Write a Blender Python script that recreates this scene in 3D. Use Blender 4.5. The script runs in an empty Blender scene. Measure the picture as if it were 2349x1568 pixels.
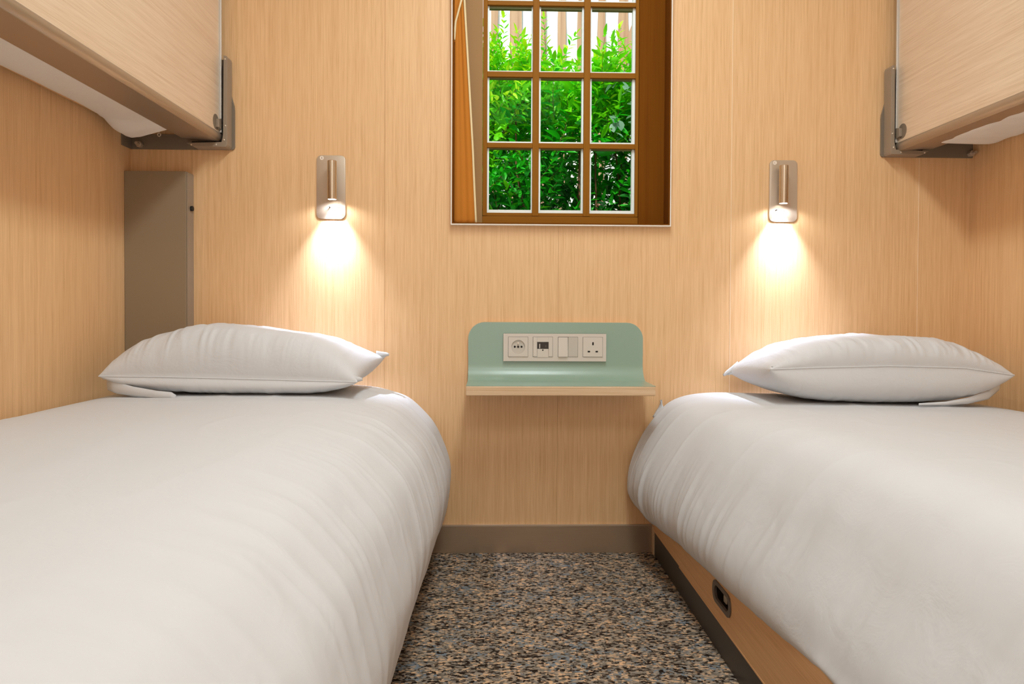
import bpy, bmesh, math, random
import numpy as np
from mathutils import Vector, Matrix
random.seed(7)
SC = bpy.context.scene
COL = SC.collection
PI = math.pi

# ------------------------------------------------------------------ camera, sky, sun, lights, exposure
cam = bpy.data.cameras.new('camera')
camo = bpy.data.objects.new('camera', cam); COL.objects.link(camo)
cam.sensor_fit = 'HORIZONTAL'; cam.sensor_width = 36.0
cam.lens = 36.0 * 1652.0 / 2349.0
cam.shift_y = -47.0 / 2349.0
cam.clip_start = 0.02
yaw, pit, rol = math.atan(44.5 / 1652), 27 / 1652, 0.005
fw = Vector((math.sin(yaw) * math.cos(pit), math.cos(yaw) * math.cos(pit), -math.sin(pit)))
rt = fw.cross(Vector((0, 0, 1))).normalized(); up = rt.cross(fw)
r2 = rt * math.cos(rol) + up * math.sin(rol); u2 = -rt * math.sin(rol) + up * math.cos(rol)
M3 = Matrix((r2, u2, -fw)).transposed()
camo.matrix_world = Matrix.Translation((0, 0, 0.69)) @ M3.to_4x4()
SC.camera = camo

SC.view_settings.view_transform = 'Standard'
SC.view_settings.look = 'None'
SC.view_settings.gamma = 1.0
SC.view_settings.use_curve_mapping = False
SC.view_settings.exposure = 0.0

world = bpy.data.worlds.new('sky'); SC.world = world; world.use_nodes = True
world.node_tree.nodes['Background'].inputs['Color'].default_value = (0.80, 0.91, 1.0, 1)
world.node_tree.nodes['Background'].inputs['Strength'].default_value = 1.3

def lamp(name, kind, loc, rot, **kw):
    d = bpy.data.lights.new(name, kind)
    for k, v in kw.items(): setattr(d, k, v)
    o = bpy.data.objects.new(name, d); COL.objects.link(o)
    o.location = loc; o.rotation_euler = rot
    return o
# sun from high up on the camera's side, over the roof, onto hedge and facade
lamp('sun', 'SUN', (0, -3, 8), (math.radians(42), 0, math.radians(-20)), energy=4.6, angle=0.02, color=(1.0, 0.96, 0.88))
# the cabin's ceiling luminaire: a long panel running down the aisle
lamp('ceiling_panel_light', 'AREA', (0.20, 1.00, 2.11), (0, 0, 0), energy=18.0, shape='RECTANGLE', size=0.26, size_y=1.1, color=(0.86, 0.975, 1.0))
lamp('entrance_panel_light', 'AREA', (0.20, -0.50, 2.11), (math.radians(20), 0, 0), energy=14.5, shape='RECTANGLE', size=0.5, size_y=0.7, color=(0.86, 0.975, 1.0))
# added fill behind the camera, brightens the duvet sides
lamp('added_fill_light', 'AREA', (0.20, -1.02, 1.05), (math.radians(90), 0, 0), energy=7.0, shape='RECTANGLE', size=0.75, size_y=1.8, color=(0.88, 0.97, 1.0))

# ------------------------------------------------------------------ materials
def srgb(r, g, b):
    f = lambda c: ((c / 255 + 0.055) / 1.055) ** 2.4 if c > 10 else c / 255 / 12.92
    return (f(r), f(g), f(b), 1)
def mat(name, color, rough=0.5, metal=0.0, **kw):
    m = bpy.data.materials.new(name); m.use_nodes = True
    b = m.node_tree.nodes['Principled BSDF']
    b.inputs['Base Color'].default_value = color
    b.inputs['Roughness'].default_value = rough
    b.inputs['Metallic'].default_value = metal
    for k, v in kw.items(): b.inputs[k].default_value = v
    return m
def N(m, t, **kw):
    n = m.node_tree.nodes.new(t)
    for k, v in kw.items():
        if k in n.inputs: n.inputs[k].default_value = v
        else: setattr(n, k, v)
    return n
def L(m, a, b): m.node_tree.links.new(a, b)
def ramp(m, stops, interp='LINEAR'):
    n = N(m, 'ShaderNodeValToRGB'); cr = n.color_ramp; cr.interpolation = interp
    cr.elements[0].position, cr.elements[0].color = stops[0]
    cr.elements[1].position, cr.elements[1].color = stops[-1]
    for p, c in stops[1:-1]:
        e = cr.elements.new(p); e.color = c
    return n
def coords(m, scale, src='Object'):
    t = N(m, 'ShaderNodeTexCoord'); mp = N(m, 'ShaderNodeMapping')
    mp.inputs['Scale'].default_value = scale
    L(m, t.outputs[src], mp.inputs['Vector']); return mp.outputs['Vector']
def bump(m, height, strength, dist=0.001):
    b = N(m, 'ShaderNodeBump'); b.inputs['Strength'].default_value = strength
    b.inputs['Distance'].default_value = dist
    L(m, height, b.inputs['Height']); L(m, b.outputs['Normal'], m.node_tree.nodes['Principled BSDF'].inputs['Normal'])
def wood(name, axis='z', dark=srgb(214, 164, 112), light=srgb(242, 201, 152), rough=0.42, fine=1.0):
    m = mat(name, light, rough)
    b = m.node_tree.nodes['Principled BSDF']; b.inputs['Specular IOR Level'].default_value = 0.5
    s = {'z': (1, 1, 0.016), 'y': (1, 0.016, 1), 'x': (0.016, 1, 1)}[axis]
    v = coords(m, s)
    n1 = N(m, 'ShaderNodeTexNoise', Scale=620.0 * fine, Detail=2.0, Roughness=0.6); L(m, v, n1.inputs['Vector'])
    n2 = N(m, 'ShaderNodeTexNoise', Scale=150.0 * fine, Detail=3.0, Roughness=0.55); L(m, v, n2.inputs['Vector'])
    mx = N(m, 'ShaderNodeMix'); mx.inputs[0].default_value = 0.42
    L(m, n1.outputs['Fac'], mx.inputs[2]); L(m, n2.outputs['Fac'], mx.inputs[3])
    r = ramp(m, [(0.30, dark), (0.5, tuple((a * 0.40 + c * 0.60) for a, c in zip(dark, light))), (0.68, light)])
    L(m, mx.outputs[0], r.inputs['Fac'])
    L(m, r.outputs['Color'], b.inputs['Base Color'])
    bump(m, mx.outputs[0], 0.25, 0.0004)
    return m
W_WALL = wood('oak_laminate_vertical', 'z')
W_BOARD = wood('oak_laminate_lengthwise', 'y', srgb(212, 180, 146), srgb(236, 211, 184), 0.38)
W_BASE = wood('oak_bed_base', 'y', srgb(208, 156, 104), srgb(230, 182, 130))
W_EDGE = wood('plywood_edge', 'x', srgb(206, 165, 120), srgb(232, 203, 168), fine=0.6)
W_GROOVE = mat('panel_joint', srgb(206, 160, 112), 0.7)
SEAMLT = mat('seam_highlight', srgb(245, 215, 180), 0.5)  # pale tone paints the highlight along these panel seams

def cloth_mat(name, c):
    m = mat(name, c, 0.78)
    b = m.node_tree.nodes['Principled BSDF']
    b.inputs['Specular IOR Level'].default_value = 0.2
    v = coords(m, (1, 1, 1))
    n = N(m, 'ShaderNodeTexNoise', Scale=14.0, Detail=4.0, Roughness=0.55, Distortion=0.6); L(m, v, n.inputs['Vector'])
    bump(m, n.outputs['Fac'], 0.22, 0.012)
    return m
LINEN = cloth_mat('white_cotton', srgb(217, 216, 217))
LINEN2 = cloth_mat('white_sheet', srgb(238, 234, 228))

TAUPE = mat('taupe_painted_metal', srgb(150, 132, 113), 0.42)
TAUPE_D = mat('taupe_metal_plate', srgb(128, 113, 96), 0.45)
POSTM = mat('taupe_post_metal', srgb(148, 128, 102), 0.45)
RAIL = mat('satin_anodised_aluminium', srgb(176, 158, 138), 0.36, 0.6)
TRIM = mat('aluminium_edge', srgb(208, 202, 194), 0.32, 0.4)
BLACK = mat('black_gap', srgb(26, 22, 18), 0.6)
SCREW = mat('zinc_screw', srgb(225, 210, 190), 0.3, 0.6)
BRUSHED = mat('brushed_nickel', srgb(196, 178, 158), 0.42, 0.55)
BRUSHED2 = mat('brushed_nickel_barrel', srgb(205, 190, 170), 0.24, 0.95)
for mm in (BRUSHED,):
    v = coords(mm, (1, 1, 0.02)); n = N(mm, 'ShaderNodeTexNoise', Scale=900.0, Detail=2.0); L(mm, v, n.inputs['Vector']); bump(mm, n.outputs['Fac'], 0.15, 0.0003)
STEEL = mat('brushed_steel_skirting', srgb(190, 168, 144), 0.3, 0.75)
v = coords(STEEL, (0.02, 1, 1)); n = N(STEEL, 'ShaderNodeTexNoise', Scale=700.0, Detail=3.0); L(STEEL, v, n.inputs['Vector'])
bump(STEEL, n.outputs['Fac'], 0.3, 0.0005)
PLINTH = mat('black_plinth', srgb(62, 56, 50), 0.4)
STICK = mat('paper_sticker', srgb(246, 232, 216), 0.6)
INK = mat('grey_ink', srgb(150, 120, 105), 0.7)
LENS = bpy.data.materials.new('lamp_lens'); LENS.use_nodes = True
bb = LENS.node_tree.nodes['Principled BSDF']; bb.inputs['Emission Color'].default_value = (1, 0.97, 0.92, 1); bb.inputs['Emission Strength'].default_value = 30.0
SAGE = mat('sage_laminate', srgb(146, 168, 150), 0.28); SAGE.node_tree.nodes['Principled BSDF'].inputs['Specular IOR Level'].default_value = 0.6
PLASTIC = mat('ivory_plastic', srgb(214, 202, 190), 0.35)
PLASTIC2 = mat('grey_ivory_plastic', srgb(200, 190, 178), 0.35)
DARKP = mat('dark_socket', srgb(48, 38, 30), 0.4)
HOLE = mat('socket_hole', srgb(18, 10, 5), 0.8)
WHITEWALL = mat('ceiling_paint', srgb(238, 234, 228), 0.8)
TRIMW = mat('pale_metal_trim', srgb(238, 226, 214), 0.35)
FRAME = wood('brown_window_wood', 'z', srgb(138, 86, 14), srgb(152, 98, 24), 0.55)
FRAMEX = wood('brown_window_rail_wood', 'x', srgb(138, 86, 14), srgb(152, 98, 24), 0.55)
FRAMEL = mat('lighter_window_jamb', srgb(158, 114, 56), 0.55)
PANELD = wood('dark_side_panel', 'z', srgb(108, 58, 4), srgb(122, 70, 8), 0.85, 0.5)
for mm in (PANELD, FRAME, FRAMEX): mm.node_tree.nodes['Principled BSDF'].inputs['Specular IOR Level'].default_value = 0.12
LINER = mat('white_pane_bead', srgb(244, 252, 250), 0.5)
LINERG = mat('shaded_pane_bead', srgb(122, 124, 74), 0.5)  # underside of the white bead, its shade painted in as olive
CURT = mat('ochre_curtain', srgb(200, 122, 30), 0.85)
v = coords(CURT, (1, 1, 1)); n = N(CURT, 'ShaderNodeTexNoise', Scale=500.0, Detail=1.0); L(CURT, v, n.inputs['Vector']); bump(CURT, n.outputs['Fac'], 0.3, 0.0006)
HEM = mat('curtain_hem', srgb(240, 216, 168), 0.8)

# carpet: speckled loop pile, flecks stretched along the weave
CARPET = mat('speckled_carpet', srgb(110, 95, 80), 0.95); CARPET.node_tree.nodes['Principled BSDF'].inputs['Specular IOR Level'].default_value = 0.1
cv = coords(CARPET, (0.62, 1.0, 1.0))
nz = N(CARPET, 'ShaderNodeTexNoise', Scale=260.0, Detail=2.0, Roughness=0.7); L(CARPET, cv, nz.inputs['Vector'])
mixv = N(CARPET, 'ShaderNodeMix', data_type='VECTOR'); mixv.inputs[0].default_value = 0.006
L(CARPET, cv, mixv.inputs[4]); L(CARPET, nz.outputs['Color'], mixv.inputs[5])
vo = N(CARPET, 'ShaderNodeTexVoronoi', Scale=250.0); vo.feature = 'F1'; L(CARPET, mixv.outputs[1], vo.inputs['Vector'])
sep = N(CARPET, 'ShaderNodeSeparateColor'); L(CARPET, vo.outputs['Color'], sep.inputs['Color'])
big = N(CARPET, 'ShaderNodeTexNoise', Scale=38.0, Detail=4.0, Roughness=0.7); L(CARPET, cv, big.inputs['Vector'])
ad = N(CARPET, 'ShaderNodeMath', operation='MULTIPLY_ADD'); ad.inputs[1].default_value = 1.1; ad.inputs[2].default_value = -0.55; L(CARPET, big.outputs['Fac'], ad.inputs[0])
su = N(CARPET, 'ShaderNodeMath', operation='ADD'); L(CARPET, sep.outputs['Red'], su.inputs[0]); L(CARPET, ad.outputs[0], su.inputs[1])
cr = ramp(CARPET, [(0.08, srgb(40, 30, 24)), (0.26, srgb(72, 58, 48)), (0.42, srgb(124, 112, 98)), (0.66, srgb(152, 142, 130)), (0.84, srgb(188, 160, 132)), (0.98, srgb(224, 182, 142))])
L(CARPET, su.outputs[0], cr.inputs['Fac'])
bl = N(CARPET, 'ShaderNodeTexNoise', Scale=22.0, Detail=3.0, Roughness=0.75); L(CARPET, coords(CARPET, (0.8, 1.0, 1.0)), bl.inputs['Vector'])
blm = N(CARPET, 'ShaderNodeMath', operation='MULTIPLY_ADD'); blm.inputs[1].default_value = 1.5; blm.inputs[2].default_value = -0.28; L(CARPET, bl.outputs['Fac'], blm.inputs[0])
bls = N(CARPET, 'ShaderNodeMath', operation='GREATER_THAN'); L(CARPET, blm.outputs[0], bls.inputs[0])
gb = N(CARPET, 'ShaderNodeMath', operation='MULTIPLY_ADD'); gb.inputs[1].default_value = 0.60; gb.inputs[2].default_value = 0.46; L(CARPET, sep.outputs['Green'], gb.inputs[0])
L(CARPET, gb.outputs[0], bls.inputs[1])
mc = N(CARPET, 'ShaderNodeMix', data_type='RGBA'); L(CARPET, bls.outputs[0], mc.inputs[0]); L(CARPET, cr.outputs['Color'], mc.inputs[6]); mc.inputs[7].default_value = srgb(124, 132, 138)
L(CARPET, mc.outputs[2], CARPET.node_tree.nodes['Principled BSDF'].inputs['Base Color'])
bump(CARPET, vo.outputs['Distance'], 0.7, 0.003)

def leafmat(name, c, tc):
    m = bpy.data.materials.new(name); m.use_nodes = True; nt = m.node_tree
    b = nt.nodes['Principled BSDF']; b.inputs['Base Color'].default_value = c; b.inputs['Roughness'].default_value = 0.38
    t = nt.nodes.new('ShaderNodeBsdfTranslucent'); t.inputs['Color'].default_value = tc
    x = nt.nodes.new('ShaderNodeMixShader'); x.inputs['Fac'].default_value = 0.35
    nt.links.new(b.outputs[0], x.inputs[1]); nt.links.new(t.outputs[0], x.inputs[2])
    nt.links.new(x.outputs[0], nt.nodes['Material Output'].inputs['Surface']); return m
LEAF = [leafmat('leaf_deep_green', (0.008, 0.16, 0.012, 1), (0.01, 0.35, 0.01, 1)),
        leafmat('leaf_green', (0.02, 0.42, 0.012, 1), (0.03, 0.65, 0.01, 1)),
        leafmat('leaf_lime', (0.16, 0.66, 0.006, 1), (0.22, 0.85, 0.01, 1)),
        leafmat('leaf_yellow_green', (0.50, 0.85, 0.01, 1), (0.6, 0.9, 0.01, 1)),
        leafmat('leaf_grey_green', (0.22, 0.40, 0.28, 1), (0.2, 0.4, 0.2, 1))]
TWIG = mat('twig_bark', srgb(110, 74, 48), 0.8)
TIMBER = wood('weathered_timber', 'z', srgb(150, 112, 84), srgb(196, 158, 126), 0.8, 0.12)
PLASTER = mat('white_render', srgb(244, 244, 244), 0.85)
SOIL = mat('garden_soil', srgb(84, 66, 48), 0.95)
GLASS = bpy.data.materials.new('window_glass'); GLASS.use_nodes = True
nt = GLASS.node_tree; nt.nodes.remove(nt.nodes['Principled BSDF'])
tr = nt.nodes.new('ShaderNodeBsdfTransparent'); tr.inputs['Color'].default_value = (0.97, 0.99, 0.98, 1)
gl = nt.nodes.new('ShaderNodeBsdfGlossy'); gl.inputs['Roughness'].default_value = 0.02
fr = nt.nodes.new('ShaderNodeFresnel'); fr.inputs['IOR'].default_value = 1.05
mx = nt.nodes.new('ShaderNodeMixShader'); nt.links.new(fr.outputs[0], mx.inputs[0]); nt.links.new(tr.outputs[0], mx.inputs[1]); nt.links.new(gl.outputs[0], mx.inputs[2])
nt.links.new(mx.outputs[0], nt.nodes['Material Output'].inputs['Surface'])
LUMI = mat('luminaire_diffuser', (0.9, 0.9, 0.88, 1), 0.5)

# ------------------------------------------------------------------ helpers (meshes are drawn in room metres)
WPOS = {}
def thing(name, label, cat, loc, group=None, kind=None):
    o = bpy.data.objects.new(name, None); COL.objects.link(o); o.empty_display_size = 0.05
    o.location = loc; WPOS[o] = Vector(loc)
    if label: o['label'] = label
    if cat: o['category'] = cat
    if group: o['group'] = group
    if kind: o['kind'] = kind
    return o
def obj(name, bm, m, parent=None, smooth=False, label=None, cat=None, kind=None, group=None, mats=None):
    bmesh.ops.recalc_face_normals(bm, faces=bm.faces) if not getattr(bm, 'keepn', False) else None
    if parent is None:
        lo = Vector((min(v.co[i] for v in bm.verts) for i in range(3))); hi = Vector((max(v.co[i] for v in bm.verts) for i in range(3)))
        org = Vector(((lo.x + hi.x) / 2, (lo.y + hi.y) / 2, lo.z))
    else: org = WPOS[parent]
    for v in bm.verts: v.co -= org
    me = bpy.data.meshes.new(name); bm.to_mesh(me); bm.free()
    for mm in (mats or [m]): me.materials.append(mm)
    if smooth:
        for p in me.polygons: p.use_smooth = True
        if smooth == 'auto': me.set_sharp_from_angle(angle=math.radians(38))
    o = bpy.data.objects.new(name, me); COL.objects.link(o)
    if parent is None: o.location = org
    else: o.parent = parent
    WPOS[o] = org
    if label: o['label'] = label
    if cat: o['category'] = cat
    if kind: o['kind'] = kind
    if group: o['group'] = group
    return o
def box(bm, x0, x1, y0, y1, z0, z1, bev=0.0, seg=2, mi=0):
    vs = [bm.verts.new((x, y, z)) for x in (x0, x1) for y in (y0, y1) for z in (z0, z1)]
    F = [(0, 1, 3, 2), (4, 6, 7, 5), (0, 4, 5, 1), (2, 3, 7, 6), (0, 2, 6, 4), (1, 5, 7, 3)]
    fs = [bm.faces.new([vs[i] for i in f]) for f in F]
    for f in fs: f.material_index = mi
    if bev > 0:
        es = list({e for f in fs for e in f.edges})
        bmesh.ops.bevel(bm, geom=es, offset=bev, segments=seg, profile=0.5, affect='EDGES')
    return bm
def B(*a, **k): return box(bmesh.new(), *a, **k)
def prism(bm, pts, axis, a, b, bev=0.0, seg=2, holes=None):
    """polygon pts (2D) extruded along axis from a to b.  axis 'y': pts are (x,z); 'x': (y,z); 'z': (x,y)"""
    def P(p, t):
        return {'y': (p[0], t, p[1]), 'x': (t, p[0], p[1]), 'z': (p[0], p[1], t)}[axis]
    lo = [bm.verts.new(P(p, a)) for p in pts]; hi = [bm.verts.new(P(p, b)) for p in pts]
    n = len(pts)
    f1 = bm.faces.new(lo); f2 = bm.faces.new(hi[::-1])
    for i in range(n): bm.faces.new((lo[i], hi[i], hi[(i + 1) % n], lo[(i + 1) % n]))
    if bev > 0:
        es = list(set(f1.edges) | set(f2.edges))
        bmesh.ops.bevel(bm, geom=es, offset=bev, segments=seg, profile=0.5, affect='EDGES')
    return bm
def rrect(x0, x1, z0, z1, r, n=6, rs=None):
    rs = rs or (r, r, r, r); pts = []
    for (cx, cz, a0, q) in ((x1, z1, 0, rs[0]), (x0, z1, 90, rs[1]), (x0, z0, 180, rs[2]), (x1, z0, 270, rs[3])):
        sx = -1 if cx == x1 else 1; sz = -1 if cz == z1 else 1
        if q <= 0: pts.append((cx, cz)); continue
        for i in range(n + 1):
            a = math.radians(a0 + 90 * i / n)
            pts.append((cx + sx * q + q * math.cos(a), cz + sz * q + q * math.sin(a)))
    return pts
def ring(bm, outer, inner, axis, a, b):
    """extruded frame between two equally long outlines"""
    def P(p, t): return {'y': (p[0], t, p[1]), 'x': (t, p[0], p[1])}[axis]
    V = [[bm.verts.new(P(p, t)) for p in o] for o in (outer, inner) for t in (a, b)]
    n = len(outer)
    for i in range(n):
        j = (i + 1) % n
        bm.faces.new((V[0][i], V[0][j], V[1][j], V[1][i])); bm.faces.new((V[2][i], V[3][i], V[3][j], V[2][j]))
        bm.faces.new((V[0][i], V[2][i], V[2][j], V[0][j])); bm.faces.new((V[1][i], V[1][j], V[3][j], V[3][i]))
    return bm
def cyl(bm, c, r, axis, a, b, n=24, bev=0.0, r2=None):
    pts = [(c[0] + r * math.cos(2 * PI * i / n), c[1] + r * math.sin(2 * PI * i / n)) for i in range(n)]
    return prism(bm, pts, axis, a, b, bev)
def tube(bm, pts, r, n=8, taper=None):
    pts = [Vector(p) for p in pts]; rings = []
    for i, p in enumerate(pts):
        d = (pts[min(i + 1, len(pts) - 1)] - pts[max(i - 1, 0)]).normalized()
        a = d.orthogonal().normalized(); b = d.cross(a)
        rr = r if taper is None else r * (1 - taper * i / (len(pts) - 1))
        rings.append([bm.verts.new(p + a * rr * math.cos(2 * PI * k / n) + b * rr * math.sin(2 * PI * k / n)) for k in range(n)])
    for i in range(len(rings) - 1):
        for k in range(n): bm.faces.new((rings[i][k], rings[i][(k + 1) % n], rings[i + 1][(k + 1) % n], rings[i + 1][k]))
    bm.faces.new(rings[0][::-1]); bm.faces.new(rings[-1]); return bm
def dome(bm, c, r, axis_dir, n=10, h=None):
    """low screw head: c centre, axis_dir unit vector pointing out"""
    d = Vector(axis_dir); a = d.orthogonal().normalized(); b = d.cross(a); c = Vector(c); h = h or r * 0.5
    prev = None
    for k, (rr, hh) in enumerate(((1, 0), (0.92, 0.5), (0.6, 0.9))):
        cur = [bm.verts.new(c + (a * math.cos(2 * PI * i / n) + b * math.sin(2 * PI * i / n)) * r * rr + d * h * hh) for i in range(n)]
        if prev:
            for i in range(n): bm.faces.new((prev[i], prev[(i + 1) % n], cur[(i + 1) % n], cur[i]))
        prev = cur
    t = bm.verts.new(c + d * h)
    for i in range(n): bm.faces.new((prev[i], prev[(i + 1) % n], t))
    return bm
def grid_mesh(P, bm=None, closed_u=False):
    """P: (nu, nv, 3) array"""
    bm = bm or bmesh.new(); nu, nv = P.shape[:2]
    V = [[bm.verts.new(P[i, j]) for j in range(nv)] for i in range(nu)]
    for i in range(nu if closed_u else nu - 1):
        for j in range(nv - 1):
            bm.faces.new((V[i][j], V[(i + 1) % nu][j], V[(i + 1) % nu][j + 1], V[i][j + 1]))
    return bm
def vnoise(x, y, seed=0):
    x = np.asarray(x, float); y = np.asarray(y, float); x, y = np.broadcast_arrays(x, y)
    xi = np.floor(x).astype(np.int64); yi = np.floor(y).astype(np.int64); fx = x - xi; fy = y - yi
    fx = fx * fx * (3 - 2 * fx); fy = fy * fy * (3 - 2 * fy)
    def h(a, b):
        s = np.sin(a * 127.1 + b * 311.7 + seed * 74.7) * 43758.5453
        return s - np.floor(s)
    return (h(xi, yi) * (1 - fx) + h(xi + 1, yi) * fx) * (1 - fy) + (h(xi, yi + 1) * (1 - fx) + h(xi + 1, yi + 1) * fx) * fy
def sstep(a, b, x):
    t = np.clip((np.asarray(x, float) - a) / (b - a), 0, 1); return t * t * (3 - 2 * t)
def text_mesh(name, s, size, center, m, parent, flat=0.0002):
    c = bpy.data.curves.new(name, 'FONT'); c.body = s; c.size = size; c.extrude = flat; c.align_x = 'CENTER'; c.align_y = 'CENTER'
    o = bpy.data.objects.new(name, c); me = bpy.data.meshes.new_from_object(o); bpy.data.objects.remove(o)
    bm = bmesh.new(); bm.from_mesh(me); bpy.data.meshes.remove(me)
    for v in bm.verts:
        x, y, z = v.co; v.co = Vector((center[0] + x, center[1] - z, center[2] + y))
    return obj(name, bm, m, parent)

# ------------------------------------------------------------------ room shell
XL, XR, YB, YF, ZC = -1.008, 1.373, 2.04, -1.05, 2.16
wb = thing('wall_back', None, None, (0.18, YB, 0), kind='structure')
WX0, WX1, WZ0, WZ1 = -0.1150, 0.4980, 0.9305, 1.80          # window opening in the panelling
seams = [XL, -0.841, -0.305, 0.1855, 0.678, 1.2205, XR]
for i in range(6):
    a, b = seams[i] + 0.0006 * (i > 0), seams[i + 1] - 0.0006 * (i < 5)
    z0, z1 = 0.0, ZC
    WX0_, WX1_, WZ0_ = WX0, WX1, WZ0
    if a < WX0 < b: pts = [(a, z0), (b, z0), (b, WZ0), (WX0, WZ0), (WX0, WZ1), (b, WZ1), (b, z1), (a, z1)]
    elif a < WX1 < b: pts = [(a, z0), (b, z0), (b, z1), (a, z1), (a, WZ1), (WX1, WZ1), (WX1, WZ0), (a, WZ0)]
    else: pts = [(a, z0), (b, z0), (b, z1), (a, z1)]
    obj('panel', prism(bmesh.new(), pts, 'y', YB, YB + 0.018), W_WALL, wb)
for x in (-0.841, -0.305, 0.1855):
    z1_ = WZ0 - 0.004 if x == 0.1855 else ZC
    obj('joint_strip', B(x - 0.0006, x + 0.0006, YB + 0.0007, YB + 0.0175, 0, z1_), W_GROOVE, wb)
bm = bmesh.new()                                              # joint strips behind the gaps, wall core around the opening
box(bm, XL, WX0 - 0.006, YB + 0.018, YB + 0.12, 0, ZC); box(bm, WX1 + 0.006, XR, YB + 0.018, YB + 0.12, 0, ZC)
box(bm, WX0 - 0.006, WX1 + 0.006, YB + 0.018, YB + 0.12, 0, WZ0 - 0.006); box(bm, WX0 - 0.006, WX1 + 0.006, YB + 0.018, YB + 0.12, WZ1 + 0.006, ZC)
obj('wall_core', bm, W_GROOVE, wb)
for x in (0.678, 1.2205):
    obj('joint_strip', B(x - 0.0009, x + 0.0009, YB - 0.0006, YB + 0.017, 0, ZC), SEAMLT, wb, label='thin pale strip painted as a highlight in the panel joint')
for nme, x0, x1, g in (('wall_left', XL - 0.1, XL, None), ('wall_right', XR, XR + 0.1, None)):
    obj(nme, B(x0, x1, YF, YB + 0.12, 0, ZC), W_WALL, kind='structure')
obj('wall_front', B(XL - 0.1, XR + 0.1, YF - 0.1, YF, 0, ZC), W_WALL, kind='structure')
obj('ceiling', B(XL - 0.1, XR + 0.1, YF - 0.1, YB + 0.12, ZC, ZC + 0.1), WHITEWALL, kind='structure')
obj('floor', B(XL - 0.1, XR + 0.1, YF - 0.1, YB + 0.12, -0.08, 0.0), CARPET, kind='structure')
bbk = thing('baseboard_back', None, None, (0.18, YB, 0), kind='structure')
obj('steel_plate', B(XL, 0.4565, YB - 0.008, YB, 0.0, 0.077, 0.0008), STEEL, bbk)
obj('top_lip', B(XL, 0.4565, YB - 0.009, YB, 0.077, 0.0795), BRUSHED, bbk)
obj('end_strip', B(0.4565, 0.4600, YB - 0.030, YB, 0.0, 0.077), W_EDGE, bbk)

# ceiling luminaire (out of frame)
cl = thing('ceiling_light', 'white ceiling luminaire above the aisle', 'ceiling light', (0.20, 0.86, ZC))
obj('frame', ring(bmesh.new(), [(0.04, 0.28), (0.36, 0.28), (0.36, 1.44), (0.04, 1.44)], [(0.06, 0.30), (0.34, 0.30), (0.34, 1.42), (0.06, 1.42)], 'y', 0, 1) and
    box(box(box(box(bmesh.new(), 0.04, 0.06, 0.28, 1.44, ZC - 0.03, ZC), 0.34, 0.36, 0.28, 1.44, ZC - 0.03, ZC), 0.06, 0.34, 0.28, 0.30, ZC - 0.03, ZC), 0.06, 0.34, 1.42, 1.44, ZC - 0.03, ZC), WHITEWALL, cl)
obj('diffuser', B(0.06, 0.34, 0.30, 1.42, ZC - 0.025, ZC), LUMI, cl)

# ------------------------------------------------------------------ window
wn = thing('window_1', None, None, (0.19, 2.09, WZ0), kind='structure')
t = 0.0036; zt = WZ1
bm = bmesh.new()
box(bm, WX0 - t, WX0 - 0.0004, 2.022, YB - 0.0003, WZ0 - t, zt + t); box(bm, WX1 + 0.0004, WX1 + t, 2.022, YB - 0.0003, WZ0 - t, zt + t)
box(bm, WX0 - 0.0004, WX1 + 0.0004, 2.022, YB - 0.0003, WZ0 - t, WZ0 - 0.0004); box(bm, WX0, WX1, 2.022, YB - 0.0003, zt, zt + t)
obj('frame_trim', bm, TRIMW, wn, label='thin pale metal surround')
bm = bmesh.new()
box(bm, WX0, WX0 + 0.003, 2.0225, 2.13, WZ0, zt); box(bm, WX1 - 0.003, WX1, 2.0225, 2.13, WZ0, zt)
box(bm, WX0 + 0.003, WX1 - 0.003, 2.0225, 2.13, WZ0, WZ0 + 0.003); box(bm, WX0 + 0.003, WX1 - 0.003, 2.0225, 2.13, zt - 0.003, zt)
obj('reveal_lining', bm, PANELD, wn)
Y0, Y1 = 2.088, 2.098
obj('jamb', B(WX0 + 0.0031, -0.0315, Y0, Y1, WZ0 + 0.0031, zt - t), FRAMEL, wn, label='lighter brown jamb beside the curtain')
obj('side_panel', B(0.4210, WX1 - 0.0031, Y0 - 0.004, Y1, WZ0 + 0.0031, zt - t), PANELD, wn, label='dark brown side panel')
obj('sill_rail', B(-0.0314, 0.4209, Y0, Y1, WZ0 + 0.0031, 0.9605, 0.0008), FRAMEX, wn)
vb = [(-0.0308, -0.0180), (0.1130, 0.1312), (0.2610, 0.2793), (0.4113, 0.4204)]
for a, b in vb: obj('stile' if a in (-0.0308, 0.4113) else 'muntin', B(a, b, Y0 - 0.001, Y1, 0.9612, zt - t, 0.0008), FRAME, wn)
hz_ = [(0.9612, 0.9702), (1.1580, 1.1718), (1.3614, 1.3765), (1.5668, 1.5793), (1.772, 1.7964)]
cols = [(-0.0180, 0.1130), (0.1312, 0.2610), (0.2793, 0.4113)]
for k, (a, b) in enumerate(hz_):
    for (c, d) in cols: obj('rail' if k in (0, 4) else 'muntin', B(c, d, Y0, Y1, a, b, 0.0006), FRAMEX, wn)
rows = [(0.9702, 1.1580), (1.1718, 1.3614), (1.3765, 1.5668), (1.5793, 1.772)]
beadw = [(0.0055, 0.0100, 0.006, 0.0020), (0.0055, 0.0062, 0.005, 0.0020), (0.0050, 0.0056, 0.0045, 0.0060), (0.0045, 0.007, 0.0045, 0.006)]  # left, bottom, right, top
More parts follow.
